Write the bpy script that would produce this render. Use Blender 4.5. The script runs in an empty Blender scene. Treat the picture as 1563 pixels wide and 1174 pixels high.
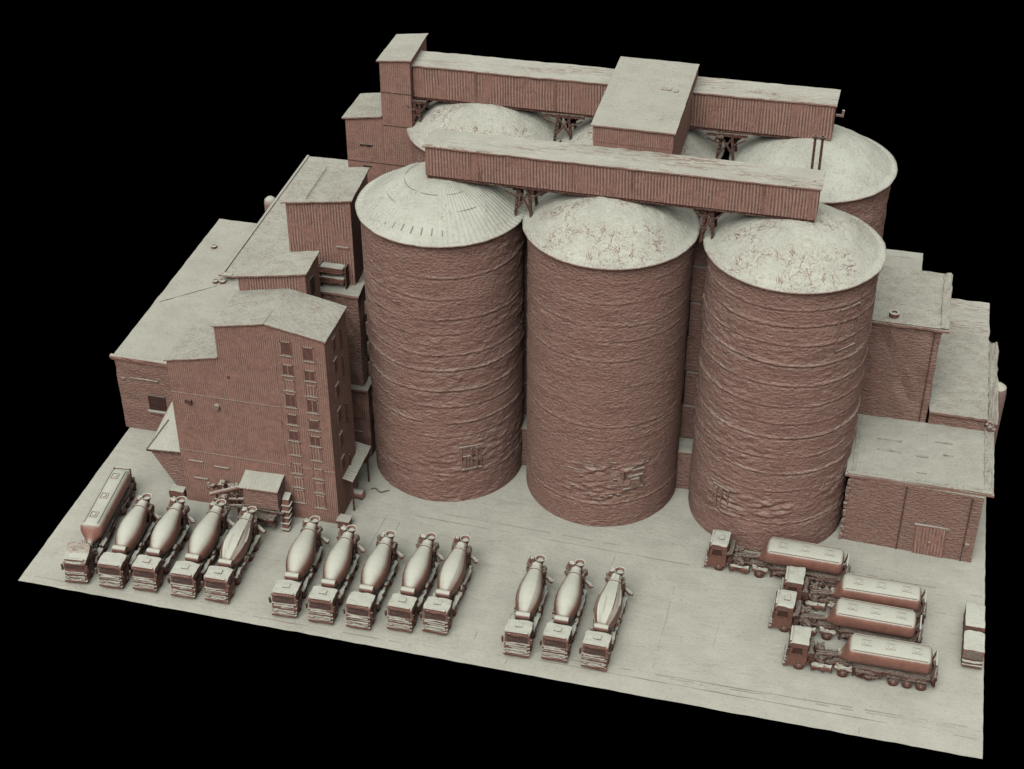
import bpy, bmesh, math, random
from mathutils import Vector, Matrix, noise
random.seed(7)
SC = bpy.context.scene
COL = SC.collection
pi = math.pi

# ------------------------------------------------------------------ materials
PALE = (0.605, 0.60, 0.51)
BROWN = (0.425, 0.232, 0.182)
def L(nt, a, op, b=None, c=None, clamp=False):
    n = nt.nodes.new('ShaderNodeMath'); n.operation = op; n.use_clamp = clamp
    for i, v in enumerate((a, b, c)):
        if v is None: continue
        if isinstance(v, (int, float)): n.inputs[i].default_value = v
        else: nt.links.new(v, n.inputs[i])
    return n.outputs[0]
def smooth(nt, v, a, b):
    n = nt.nodes.new('ShaderNodeMapRange'); n.interpolation_type = 'SMOOTHSTEP'
    nt.links.new(v, n.inputs[0]); n.inputs[1].default_value = a; n.inputs[2].default_value = b
    return n.outputs[0]
def mixc(nt, f, a, b):
    n = nt.nodes.new('ShaderNodeMix'); n.data_type = 'RGBA'
    if isinstance(f, (int, float)): n.inputs[0].default_value = f
    else: nt.links.new(f, n.inputs[0])
    for i, v in ((6, a), (7, b)):
        if isinstance(v, tuple): n.inputs[i].default_value = (*v, 1)
        else: nt.links.new(v, n.inputs[i])
    return n.outputs[2]
def ntex(nt, co, scale, detail=4, rough=.55, dist=0, stretch=(1, 1, 1)):
    m = nt.nodes.new('ShaderNodeMapping'); m.inputs['Scale'].default_value = stretch
    nt.links.new(co, m.inputs[0])
    n = nt.nodes.new('ShaderNodeTexNoise'); n.inputs['Scale'].default_value = scale
    n.inputs['Detail'].default_value = detail; n.inputs['Roughness'].default_value = rough
    n.inputs['Distortion'].default_value = dist
    nt.links.new(m.outputs[0], n.inputs['Vector'])
    return n.outputs['Fac']
def clay(name, lo=.30, hi=.72, grain=1.0, grain_scale=5, stretch=(1, 1, 1), fine=14,
         ribs=None, rib_amp=.5, lines=None, line_scale=1.2, line_stretch=(1, 1, 1), line_w=.012,
         radial=None, pale=PALE, brown=BROWN, bumpd=.12, shine=.0, speck=.45, cracks=0, crack_scale=1.0):
    """weathered red-brown clay; overhead light painted in, up-facing faces pale and sides brown"""
    m = bpy.data.materials.new(name); m.use_nodes = True
    nt = m.node_tree; nt.nodes.clear()
    out = nt.nodes.new('ShaderNodeOutputMaterial'); bs = nt.nodes.new('ShaderNodeBsdfPrincipled')
    nt.links.new(bs.outputs[0], out.inputs[0])
    co = nt.nodes.new('ShaderNodeTexCoord').outputs['Object']
    n1 = ntex(nt, co, grain_scale * .35, 6, .62, .3, stretch)
    n2 = ntex(nt, co, fine, 3, .6, 0, tuple(math.sqrt(s) for s in stretch))
    h = L(nt, L(nt, n1, 'MULTIPLY', grain), 'ADD', L(nt, n2, 'MULTIPLY', .22 * grain))
    ribm = None
    sep = nt.nodes.new('ShaderNodeSeparateXYZ'); nt.links.new(co, sep.inputs[0])
    x, y, z = sep.outputs
    if ribs:
        axis = {'xy': L(nt, x, 'ADD', y), 'x': x, 'y': y, 'z': z}[ribs[0]]
        ph = L(nt, L(nt, axis, 'MULTIPLY', 2 * pi / ribs[1]), 'ADD', L(nt, ntex(nt, co, .6, 3, .6, 0, (1, 1, .35)), 'MULTIPLY', 7))
        s = L(nt, ph, 'SINE')
        amp = L(nt, smooth(nt, ntex(nt, co, .8, 3, .6, 0, (1, 1, .5)), .30, .60), 'MULTIPLY_ADD', .9, .15)
        s = L(nt, L(nt, s, 'ABSOLUTE'), 'POWER', .6) if False else s
        ribm = L(nt, L(nt, s, 'MULTIPLY', amp), 'MULTIPLY', rib_amp)
        h = L(nt, h, 'ADD', L(nt, ribm, 'MULTIPLY', .5))
    if radial:
        ang = L(nt, y, 'ARCTAN2', x)
        s = L(nt, L(nt, ang, 'MULTIPLY', radial), 'SINE')
        h = L(nt, h, 'ADD', L(nt, s, 'MULTIPLY', rib_amp * .5))
        ribm = L(nt, s, 'MULTIPLY', rib_amp)
    bp = nt.nodes.new('ShaderNodeBump'); bp.inputs['Strength'].default_value = 1.0
    bp.inputs['Distance'].default_value = bumpd
    nt.links.new(h, bp.inputs['Height']); nt.links.new(bp.outputs[0], bs.inputs['Normal'])
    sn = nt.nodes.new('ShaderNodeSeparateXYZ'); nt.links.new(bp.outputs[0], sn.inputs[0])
    top_light = smooth(nt, sn.outputs[2], lo, hi)  # painted overhead light: colour turns pale as the normal points up
    tone = ntex(nt, co, .35, 5, .6)
    tf = L(nt, L(nt, tone, 'SUBTRACT', .5), 'MULTIPLY', .5)
    b2 = mixc(nt, smooth(nt, n1, .3, .7), tuple(c * .84 for c in brown), tuple(min(1, c * 1.16) for c in brown))
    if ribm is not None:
        b2 = mixc(nt, L(nt, smooth(nt, ribm, .15, .5), 'MULTIPLY', .70), b2, (brown[0]*1.5, brown[1]*1.95, brown[2]*2.0))  # rib crests painted lighter, as if catching the light
        b2 = mixc(nt, L(nt, smooth(nt, ribm, -.10, -.5), 'MULTIPLY', .75), b2, tuple(c * .42 for c in brown))  # grooves painted darker, imitating shade between the ribs
    p2 = mixc(nt, smooth(nt, tone, .3, .7), tuple(c * .92 for c in pale), tuple(min(1, c * 1.05) for c in pale))
    p2 = mixc(nt, L(nt, smooth(nt, n2, .40, .30), 'MULTIPLY', .35), p2, (pale[0]*.72, pale[1]*.62, pale[2]*.6))
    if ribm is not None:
        p2 = mixc(nt, L(nt, smooth(nt, ribm, -.15, -.5), 'MULTIPLY', .30), p2, (pale[0]*.7, pale[1]*.6, pale[2]*.58))  # same groove shade painted into the pale tone
    n4 = ntex(nt, co, fine * .55, 5, .75, .4, tuple(math.sqrt(s_) for s_ in stretch))
    p2 = mixc(nt, L(nt, smooth(nt, n4, .46, .36), 'MULTIPLY', speck), p2, (pale[0]*.62, pale[1]*.50, pale[2]*.47))
    p2 = mixc(nt, L(nt, smooth(nt, n4, .56, .66), 'MULTIPLY', speck * .6), p2, tuple(min(.85, c * 1.22) for c in pale))
    b2 = mixc(nt, L(nt, smooth(nt, n4, .47, .36), 'MULTIPLY', speck), b2, tuple(c * .55 for c in brown))
    b2 = mixc(nt, L(nt, smooth(nt, n4, .54, .66), 'MULTIPLY', speck * .7), b2, (brown[0]*1.35, brown[1]*1.6, brown[2]*1.65))
    if cracks:
        cs = (stretch[0]*.55, stretch[1]*.55, stretch[2])
        k0 = None
        for sc_, off in ((crack_scale, .5), (crack_scale * 2.1, .48)):
            cn = ntex(nt, co, sc_, 5, .62, .5, cs)
            dk = smooth(nt, L(nt, L(nt, cn, 'SUBTRACT', off), 'ABSOLUTE'), .014, .002)
            k0 = dk if k0 is None else L(nt, k0, 'MAXIMUM', dk)
            h_l = smooth(nt, L(nt, L(nt, cn, 'SUBTRACT', off + .022), 'ABSOLUTE'), .014, .002)
            b2 = mixc(nt, L(nt, h_l, 'MULTIPLY', cracks * .45), b2, (brown[0]*1.5, brown[1]*1.9, brown[2]*2.0))  # pale glint painted along one side of each crack
        gt = smooth(nt, ntex(nt, co, crack_scale * .5, 2, .5), .35, .6)
        b2 = mixc(nt, L(nt, L(nt, k0, 'MULTIPLY', gt), 'MULTIPLY', cracks), b2, tuple(c * .32 for c in brown))
    if lines:
        ln = ntex(nt, co, line_scale, 4, .62, .6, line_stretch)
        d = L(nt, L(nt, ln, 'SUBTRACT', .5), 'ABSOLUTE')
        ln2 = ntex(nt, co, line_scale * 2.3, 4, .68, 1.1, line_stretch)
        d2 = L(nt, L(nt, ln2, 'SUBTRACT', .47), 'ABSOLUTE')
        k = L(nt, smooth(nt, d, line_w, line_w * .2), 'MAXIMUM', smooth(nt, d2, line_w, line_w * .2))
        hl = smooth(nt, L(nt, L(nt, ln, 'SUBTRACT', .5 + line_w * 2.2), 'ABSOLUTE'), line_w * 1.2, line_w * .2)
        p2 = mixc(nt, L(nt, hl, 'MULTIPLY', lines * .5), p2, tuple(min(.8, c_ * 1.25) for c_ in pale))  # painted highlight running beside the dark lines
        gate = smooth(nt, ntex(nt, co, line_scale * .4, 2, .5, 0, line_stretch), .42, .6)
        k = L(nt, L(nt, k, 'MULTIPLY', gate), 'MULTIPLY', lines)
        p2 = mixc(nt, k, p2, (.27, .15, .12))
    c = mixc(nt, top_light, b2, p2)
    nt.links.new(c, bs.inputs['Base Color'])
    bs.inputs['Roughness'].default_value = .8 - shine
    bs.inputs['Specular IOR Level'].default_value = .25 + shine
    return m
M = {}
M['ground'] = clay('top_lit_concrete', grain=.35, grain_scale=2.6, stretch=(.35, 1.3, 1), fine=9, lines=.45, line_scale=.5, line_stretch=(.18, 1.5, 1), line_w=.006, bumpd=.22, speck=.42)
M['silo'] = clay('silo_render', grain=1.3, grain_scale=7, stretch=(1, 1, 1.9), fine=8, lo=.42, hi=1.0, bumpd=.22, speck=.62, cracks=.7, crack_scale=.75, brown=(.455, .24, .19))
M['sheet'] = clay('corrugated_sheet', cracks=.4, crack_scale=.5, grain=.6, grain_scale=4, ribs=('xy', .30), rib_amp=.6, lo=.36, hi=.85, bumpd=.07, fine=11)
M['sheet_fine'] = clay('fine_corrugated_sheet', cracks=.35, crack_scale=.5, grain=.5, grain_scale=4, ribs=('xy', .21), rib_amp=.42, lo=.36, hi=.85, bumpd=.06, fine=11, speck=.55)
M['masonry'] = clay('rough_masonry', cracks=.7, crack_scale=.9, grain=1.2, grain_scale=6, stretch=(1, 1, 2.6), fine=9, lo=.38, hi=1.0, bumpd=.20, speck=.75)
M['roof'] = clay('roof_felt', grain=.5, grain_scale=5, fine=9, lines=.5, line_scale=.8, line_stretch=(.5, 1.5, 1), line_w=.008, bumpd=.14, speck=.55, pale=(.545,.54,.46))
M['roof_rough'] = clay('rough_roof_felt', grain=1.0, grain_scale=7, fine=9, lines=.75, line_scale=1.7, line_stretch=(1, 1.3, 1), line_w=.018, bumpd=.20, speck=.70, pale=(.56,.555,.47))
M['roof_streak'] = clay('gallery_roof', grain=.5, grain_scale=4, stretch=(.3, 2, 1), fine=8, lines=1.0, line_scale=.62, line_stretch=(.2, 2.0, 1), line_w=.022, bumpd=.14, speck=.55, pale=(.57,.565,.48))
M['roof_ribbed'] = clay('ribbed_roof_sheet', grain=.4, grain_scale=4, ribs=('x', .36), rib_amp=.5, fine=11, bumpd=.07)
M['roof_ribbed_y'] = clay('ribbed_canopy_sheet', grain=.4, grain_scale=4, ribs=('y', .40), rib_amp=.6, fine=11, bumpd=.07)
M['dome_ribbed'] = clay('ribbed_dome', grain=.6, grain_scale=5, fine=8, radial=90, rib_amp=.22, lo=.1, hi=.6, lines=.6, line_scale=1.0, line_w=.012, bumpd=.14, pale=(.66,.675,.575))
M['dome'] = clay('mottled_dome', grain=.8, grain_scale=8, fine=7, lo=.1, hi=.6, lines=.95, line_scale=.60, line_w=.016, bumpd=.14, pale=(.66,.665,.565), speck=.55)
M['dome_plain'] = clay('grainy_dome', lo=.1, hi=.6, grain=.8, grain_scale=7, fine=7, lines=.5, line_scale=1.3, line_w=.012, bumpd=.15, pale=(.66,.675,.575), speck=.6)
M['truck'] = clay('top_lit_truck_metal', cracks=.7, crack_scale=1.3, grain=1.0, grain_scale=8, fine=9, lo=.58, hi=.93, bumpd=.09, brown=(.25, .118, .088), shine=.15, pale=(.68,.69,.59), speck=.4)
M['tank'] = clay('top_lit_tank_metal', grain=.4, grain_scale=4, fine=10, lo=.42, hi=.80, bumpd=.09, brown=(.36, .17, .125), shine=.3, pale=(.66, .665, .565), speck=.35)
M['drum'] = clay('top_lit_drum_metal', grain=.3, grain_scale=4, fine=10, lo=.42, hi=.92, bumpd=.08, brown=(.24, .115, .085), shine=.3, pale=(.69, .70, .59), speck=.25)
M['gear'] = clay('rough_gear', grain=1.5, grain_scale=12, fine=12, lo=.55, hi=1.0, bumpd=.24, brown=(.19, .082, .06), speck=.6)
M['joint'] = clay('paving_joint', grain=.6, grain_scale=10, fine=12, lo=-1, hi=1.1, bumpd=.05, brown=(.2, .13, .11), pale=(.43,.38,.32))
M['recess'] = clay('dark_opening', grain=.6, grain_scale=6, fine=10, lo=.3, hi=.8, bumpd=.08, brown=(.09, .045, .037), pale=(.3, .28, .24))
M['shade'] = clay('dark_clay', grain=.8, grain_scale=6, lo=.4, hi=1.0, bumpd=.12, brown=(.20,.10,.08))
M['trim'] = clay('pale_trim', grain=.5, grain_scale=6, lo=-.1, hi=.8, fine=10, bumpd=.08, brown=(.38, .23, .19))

# ------------------------------------------------------------------ helpers
class MB:
    def __init__(s, seed=0): s.v = []; s.f = []; s.seed = seed
    def add(s, vs, fs):
        o = len(s.v); s.v += [tuple(v) for v in vs]; s.f += [tuple(i + o for i in f) for f in fs]; return s
    def box(s, x0, x1, y0, y1, z0, z1):
        return s.add([(x0,y0,z0),(x1,y0,z0),(x1,y1,z0),(x0,y1,z0),(x0,y0,z1),(x1,y0,z1),(x1,y1,z1),(x0,y1,z1)],
                     [(0,3,2,1),(4,5,6,7),(0,1,5,4),(1,2,6,5),(2,3,7,6),(3,0,4,7)])
    def hexa(s, low, up):   # two 4-corner rings, counter-clockwise from above
        return s.add(list(low) + list(up), [(0,3,2,1),(4,5,6,7),(0,1,5,4),(1,2,6,5),(2,3,7,6),(3,0,4,7)])
    def rbox(s, x0, x1, y0, y1, z0, z1, bev=.06, cuts=2, amp=.03, fr=2.2):
        bm = bmesh.new(); bmesh.ops.create_cube(bm, size=1)
        for v in bm.verts: v.co = Vector(((x0+x1)/2 + v.co.x*(x1-x0), (y0+y1)/2 + v.co.y*(y1-y0), (z0+z1)/2 + v.co.z*(z1-z0)))
        if bev: bmesh.ops.bevel(bm, geom=bm.edges[:], offset=bev, segments=2, affect='EDGES', profile=.6)
        if cuts: bmesh.ops.subdivide_edges(bm, edges=[e for e in bm.edges if e.calc_length() > .35], cuts=cuts, use_grid_fill=True)
        return s.from_bm(bm, amp, fr)
    def from_bm(s, bm, amp=0, fr=2.0):
        bm.normal_update(); bm.verts.index_update()
        s.seed += 11.3
        vs = []
        for v in bm.verts:
            c = v.co
            if amp: c = c + v.normal * amp * 2 * noise.noise(c * fr + Vector((s.seed, 0, 3))) + v.normal * amp * noise.noise(c * fr * 2.7 + Vector((0, s.seed, 1)))
            vs.append(tuple(c))
        fs = [tuple(v.index for v in f.verts) for f in bm.faces]
        bm.free(); return s.add(vs, fs)
    def tube(s, a, b, r0, r1=None, n=10, caps=True):
        r1 = r0 if r1 is None else r1
        a = Vector(a); b = Vector(b); d = (b - a).normalized()
        u = d.orthogonal().normalized(); w = d.cross(u)
        vs = [a + (u*math.cos(2*pi*i/n) + w*math.sin(2*pi*i/n))*r0 for i in range(n)] + [b + (u*math.cos(2*pi*i/n) + w*math.sin(2*pi*i/n))*r1 for i in range(n)]
        fs = [(i, (i+1) % n, n + (i+1) % n, n + i) for i in range(n)]
        if caps: fs += [tuple(range(n-1, -1, -1)), tuple(range(n, 2*n))]
        return s.add(vs, fs)
    def bar(s, a, b, w, h=None):
        h = h or w; a = Vector(a); b = Vector(b); d = (b-a).normalized()
        up = Vector((0,0,1)) if abs(d.z) < .95 else Vector((0,1,0))
        r = d.cross(up).normalized(); u = r.cross(d)
        ring = [(-w/2,-h/2),(w/2,-h/2),(w/2,h/2),(-w/2,h/2)]
        vs = [a + r*p + u*q for p, q in ring] + [b + r*p + u*q for p, q in ring]
        return s.add(vs, [(0,1,2,3),(7,6,5,4),(0,4,5,1),(1,5,6,2),(2,6,7,3),(3,7,4,0)])
    def lathe(s, a, d, prof, n=28, rib=0, ribn=6, twist=0):
        a = Vector(a); d = Vector(d).normalized(); u = d.cross(Vector((0,0,1)))
        u = u.normalized() if u.length > .1 else Vector((1,0,0)); w = u.cross(d)
        vs = []
        for t, r in prof:
            for i in range(n):
                th = 2*pi*i/n
                rr = r * (1 + rib * max(0, math.cos(ribn*th + twist*t)) ** 4)
                vs.append(a + d*t + (u*math.cos(th) + w*math.sin(th))*rr)
        fs = [(k*n+i, k*n+(i+1) % n, (k+1)*n+(i+1) % n, (k+1)*n+i) for k in range(len(prof)-1) for i in range(n)]
        fs += [tuple(range(n-1, -1, -1)), tuple(range((len(prof)-1)*n, len(prof)*n))]
        return s.add(vs, fs)
    def extr(s, prof, x0, x1, cuts=8, amp=.0, fr=2.2, sub=.3):
        """closed (y,z) outline swept along x, with a bumpy surface"""
        P = []
        for i, p in enumerate(prof):
            q = prof[(i+1) % len(prof)]; k = max(1, int(math.dist(p, q) / sub))
            P += [(p[0] + (q[0]-p[0])*j/k, p[1] + (q[1]-p[1])*j/k) for j in range(k)]
        n = len(P); s.seed += 5.1; cy = sum(p[0] for p in P)/n; cz = sum(p[1] for p in P)/n
        vs = []
        for j in range(cuts+1):
            q_ = abs(2*j/cuts-1); e = 1 - .055*q_**6 - .02*q_**2; xx = x0 + (x1-x0)*j/cuts
            for (y, z) in P:
                y2 = cy + (y-cy)*e; z2 = cz + (z-cz)*e
                c = Vector((xx, y2, z2)); dn = noise.noise_vector(c*fr + Vector((s.seed, 0, 0))) * amp
                vs.append(c + dn)
        fs = [(j*n+i, j*n+(i+1) % n, (j+1)*n+(i+1) % n, (j+1)*n+i) for j in range(cuts) for i in range(n)]
        fs += [tuple(range(n)), tuple(range(cuts*n + n-1, cuts*n-1, -1))]
        return s.add(vs, fs)
    def build(s, name, mat, parent=None, origin=None, smooth_=False, angle=40):
        if origin is None: origin = Vector(parent['_o']) if parent is not None and '_o' in parent else Vector((0,0,0))
        me = bpy.data.meshes.new(name)
        me.from_pydata([tuple(Vector(v) - origin) for v in s.v], [], s.f)
        bm = bmesh.new(); bm.from_mesh(me); bmesh.ops.recalc_face_normals(bm, faces=bm.faces); bm.to_mesh(me); bm.free()
        me.materials.append(mat if not isinstance(mat, str) else M[mat])
        if smooth_:
            me.polygons.foreach_set('use_smooth', [True]*len(me.polygons))
            if angle: me.set_sharp_from_angle(angle=math.radians(angle))
        o = bpy.data.objects.new(name, me); COL.objects.link(o)
        if parent is not None: o.parent = parent
        else: o.location = origin
        return o
ORG = {}
def tag(o, label=None, cat=None, group=None, kind=None):
    if label: o['label'] = label
    if cat: o['category'] = cat
    if group: o['group'] = group
    if kind: o['kind'] = kind
    return o
def thing(name, label, cat, loc, group=None, rz=0):
    o = bpy.data.objects.new(name, None); COL.objects.link(o)
    o.empty_display_size = .5
    o.location = loc; o.rotation_euler = (0, 0, rz)
    return tag(o, label, cat, group)
class T:   # a thing whose parts are written in world coordinates
    def __init__(s, name, label, cat, loc, group=None):
        s.o = thing(name, label, cat, loc, group); s.org = Vector(loc)
    def part(s, mb, name, mat, parent=None, **k):
        return mb.build(name, mat, parent or s.o, origin=s.org, **k)
def copy_tree(o, parent=None):
    c = o.copy(); COL.objects.link(c)
    if parent is not None: c.parent = parent
    for ch in list(o.children): copy_tree(ch, c)
    return c
def slab(mb, pts, t, wob=0, seed=0, n=1, m=1):
    """roof sheet through four corner points (ccw from above), thickness t, with gently uneven edges"""
    p = [Vector(q) for q in pts]; vs = []; fs = []
    for j in range(m+1):
        for i in range(n+1):
            a = p[0].lerp(p[1], i/n); b = p[3].lerp(p[2], i/n); c = a.lerp(b, j/m)
            if wob:
                c = c + Vector((noise.noise(c*.9 + Vector((seed,0,0)))*wob, noise.noise(c*1.1 + Vector((0,seed,0)))*wob, noise.noise(c*.8 + Vector((0,0,seed)))*wob*.6))
            vs.append(c)
    N = len(vs); vs += [v - Vector((0,0,t)) for v in vs]
    idx = lambda i, j: j*(n+1)+i
    for j in range(m):
        for i in range(n):
            q = (idx(i,j), idx(i+1,j), idx(i+1,j+1), idx(i,j+1))
            fs.append(q); fs.append(tuple(k+N for k in reversed(q)))
    for i in range(n):
        fs.append((idx(i,0), idx(i,0)+N, idx(i+1,0)+N, idx(i+1,0))); fs.append((idx(i+1,m), idx(i+1,m)+N, idx(i,m)+N, idx(i,m)))
    for j in range(m):
        fs.append((idx(0,j+1), idx(0,j+1)+N, idx(0,j)+N, idx(0,j))); fs.append((idx(n,j), idx(n,j)+N, idx(n,j+1)+N, idx(n,j+1)))
    mb.add(vs, fs); return mb

# ------------------------------------------------------------------ ground
g = MB(); nx, ny = 190, 150
X0, X1, YB = -64.3, 28.2, 70.0
vs = []
for j in range(ny+1):
    for i in range(nx+1):
        x = X0 + (X1-X0)*i/nx
        yf = .42 + (-.45-.42)*(x-X0)/(X1-X0)
        y = yf + (YB-yf)*j/ny
        z = noise.noise(Vector((x*.25, y*.25, 0)))*.05 + noise.noise(Vector((x*.9, y*1.6, 5)))*.02
        if i in (0, nx): x += noise.noise(Vector((y*.8, 3, i)))*.05
        if j == 0: y += noise.noise(Vector((x*.7, 9, 0)))*.06
        vs.append((x, y, z))
fs = [(j*(nx+1)+i, j*(nx+1)+i+1, (j+1)*(nx+1)+i+1, (j+1)*(nx+1)+i) for j in range(ny) for i in range(nx)]
g.add(vs, fs)
o = g.build('ground', 'ground', smooth_=True, angle=0); tag(o, kind='structure')
# joints and kerb lines in the yard paving
k = MB(3)
def joint(x0, y0, x1, y1, w=.06, gap=.0, h=.03):
    n = max(2, int(math.dist((x0, y0), (x1, y1)) / 1.1))
    for i in range(n):
        if random.random() < gap: continue
        a = i/n; b = (i+1)/n
        f = lambda t: (x0+(x1-x0)*t + noise.noise(Vector((t*n*.7, x0, y0)))*.06, y0+(y1-y0)*t + noise.noise(Vector((x0, t*n*.7, y0)))*.06)
        p, q = f(a), f(b)
        k.bar((p[0], p[1], h*.3), (q[0], q[1], h*.3), w*random.uniform(.6, 1.2), h)
joint(-12, 2.0, 28, 1.75, .08); joint(-9, 2.75, 28, 3.0, .09, .12); joint(-2, 2.55, 28, 2.7, .06, .35)
joint(-63, 1.35, -57.5, 1.45, .07, .1); joint(-40, 1.2, -24, 1.1, .07, .25)
joint(-29, 19.2, 3, 18.3, .06, .08); joint(-26, 20.2, -6, 19.6, .05, .5); joint(9, 21.5, 28, 20.6, .06, .35)
joint(10, 17.8, 28, 17.2, .05, .45)
for x, a, b in ((-18.5, 3.2, 6), (-1.5, 3.5, 15), (3.4, 3, 11), (9.0, 1.8, 2.9), (-30.5, 13, 19), (-32.2, 13.5, 18.5), (-23, 14.5, 18), (14, 20, 24), (22, .6, 3.4), (-8, 15, 18), (17.5, -.1, 1.7), (-15, .1, 1.5)):
    joint(x, a, x+.2, b, .035, .3)
o = k.build('pavement', 'joint'); tag(o, kind='structure')

# ------------------------------------------------------------------ silos
H = 31.17
def wall_mesh(seed, rings, nth=240, nz=210, patches=(), rough=1.0, R=7.96):
    m = MB()
    for j in range(nz+1):
        z = H * j / nz
        for i in range(nth):
            th = 2*pi*i/nth; cx, sy = math.cos(th), math.sin(th)
            p = Vector((cx*R, sy*R, z))
            md = .5 + .9*noise.noise(Vector((p.x*.16, p.y*.16+seed, z*.22)))
            d = .09*noise.noise(Vector((p.x*.30+seed, p.y*.30, z*.5))) + max(.15, md)*(.10*noise.noise(Vector((p.x*1.0, p.y*1.0+seed, z*1.9))) + .07*noise.noise(Vector((p.x*2.2, p.y*2.2+seed, z*3.4))))
            d *= rough
            for zr, am in rings:
                zz = zr + .25*noise.noise(Vector((p.x*.12, p.y*.12, zr+seed)))
                gate = max(0, min(1, .75 + 1.3*noise.noise(Vector((p.x*.25+zr, p.y*.25, seed)))))
                t = (z-zz)/.13
                if abs(t) < 3: d += 1.35*am*gate*(math.exp(-t*t) - .7*math.exp(-(t+1.6)**2))
            for a, za, wa, wz, am in patches:
                dt = math.degrees(th) - a % 360
                e = math.exp(-(dt/wa)**4 - ((z-za)/wz)**4)
                if e > .02: d += am*e*(noise.noise(Vector((p.x*.9+5, p.y*.9, z*2.6+seed)))*1.6)
            r = R + d
            m.v.append((cx*r, sy*r, z))
    m.f = [(j*nth+i, j*nth+(i+1) % nth, (j+1)*nth+(i+1) % nth, (j+1)*nth+i) for j in range(nz) for i in range(nth)]
    return m
DP = [(8.42, -.16), (8.46, 0), (7.75, .16), (7.5, .42), (6.6, 1.05), (5.4, 1.85), (4.2, 2.5), (3, 3.0), (1.8, 3.35), (.8, 3.5), (.01, 3.55)]
def dome_mesh(seed, lump, nth=180):
    m = MB(); prof = []
    for (r0, z0), (r1, z1) in zip(DP, DP[1:]):
        k = max(1, int((r0-r1)/.22))
        prof += [(r0+(r1-r0)*q/k, z0+(z1-z0)*q/k) for q in range(k)]
    prof.append(DP[-1])
    for r, z in prof:
        for i in range(nth):
            th = 2*pi*i/nth
            p = Vector((r*math.cos(th), r*math.sin(th), z))
            e = lump * min(1, max(0, (7.9-r)/1.5))
            dz = e*(.5*noise.noise(Vector((p.x*.35+seed, p.y*.35, 2))) + .22*noise.noise(Vector((p.x*1.1, p.y*1.1+seed, 4))) + .10*noise.noise(Vector((p.x*2.4, p.y*2.4, seed))))
            rr = r + (.05*noise.noise(Vector((math.cos(th)*9, math.sin(th)*9, seed))) if r > 8 else 0)
            m.v.append((rr*math.cos(th), rr*math.sin(th), H + z + dz))
    n = len(prof)
    m.f = [(j*nth+i, j*nth+(i+1) % nth, (j+1)*nth+(i+1) % nth, (j+1)*nth+i) for j in range(n-1) for i in range(nth)]
    return m
def on_silo(mb, deg, z, parts, R=7.97):
    """boxes (u0,u1,w0,w1,depth0,depth1) laid against the curved wall"""
    a = math.radians(deg); n = Vector((math.cos(a), math.sin(a), 0)); t = Vector((-math.sin(a), math.cos(a), 0))
    for u0, u1, w0, w1, d0, d1 in parts:
        c = lambda u, d, w: n*(R+d) + t*u + Vector((0, 0, z+w)) - n*(u*u/(2*R))
        mb.hexa([c(u0,d0,w0), c(u0,d1,w0), c(u1,d1,w0), c(u1,d0,w0)], [c(u0,d0,w1), c(u0,d1,w1), c(u1,d1,w1), c(u1,d0,w1)])
    return mb
def silo(x, y, label, seed, rings, dome_mat, lump, detail, patches=(), rough=1.0):
    s = thing('silo', label, 'silo', (x, y, 0), 'round cement silos in two rows of three')
    wall_mesh(seed, rings, *( (300, 280) if detail else (150, 110)), patches=patches, rough=rough).build('wall', 'silo', s, smooth_=True, angle=0)
    d = dome_mesh(seed, lump).build('dome_roof', dome_mat, s, smooth_=True, angle=0)
    return s, d
S1, D1 = silo(-28.34, 29.88, 'tall silo with ribbed dome and a row of small brackets, beside the cladded plant towers', 1.7,
     [(27.4,.07),(25.0,.05),(22.6,.06),(20.9,.05),(18.6,.06),(16.7,.10),(14.2,.11),(12.3,.05),(10.3,.12),(8.6,.05),(3.5,.05)], 'dome_ribbed', .35, True,
     [(-58, 5.5, 30, 2.5, .10)])
S2, D2 = silo(-11.62, 29.88, 'middle front silo with finely ringed wall and cracked dent near its foot', 23.1,
     [(29.3,.03),(27.0,.035),(24.6,.03),(22.9,.035),(20.6,.05),(17.5,.025),(15.2,.02),(12.7,.045),(11.0,.03),(3.0,.06)], 'dome', .40, True,
     [(-75, 7.35, 28, .5, .34), (-78, 4.3, 30, 1.7, .12)], .55)
S3, D3 = silo(5.78, 29.88, 'front silo at the right end, with strong pale ridges round its wall, behind a tanker', 41.9,
     [(29.0,.06),(27.2,.08),(25.2,.07),(23.0,.13),(20.6,.09),(18.2,.08),(16.2,.05),(14.5,.13),(12.1,.07),(10.2,.14),(8.0,.06),(4.0,.08)], 'dome', .38, True,
     [(-118, 5.3, 16, 2.0, .2), (-82, 5.8, 14, 1.2, .22)])
silo(-28.34, 46.95, 'rear silo beside the slim tower, its dome half hidden behind the front gallery', 57.3, [(25,.1),(20,.1)], 'dome', .4, False)
silo(-11.62, 46.95, 'rear middle silo almost hidden under the flat roofed cross house', 71.3, [(25,.1),(20,.1)], 'dome', .4, False)
silo(5.9, 46.95, 'rear silo at the right end with smooth dome standing clear of the gallery', 88.3, [(27,.1),(20,.1)], 'dome_plain', .25, False, rough=1.3)
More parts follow.
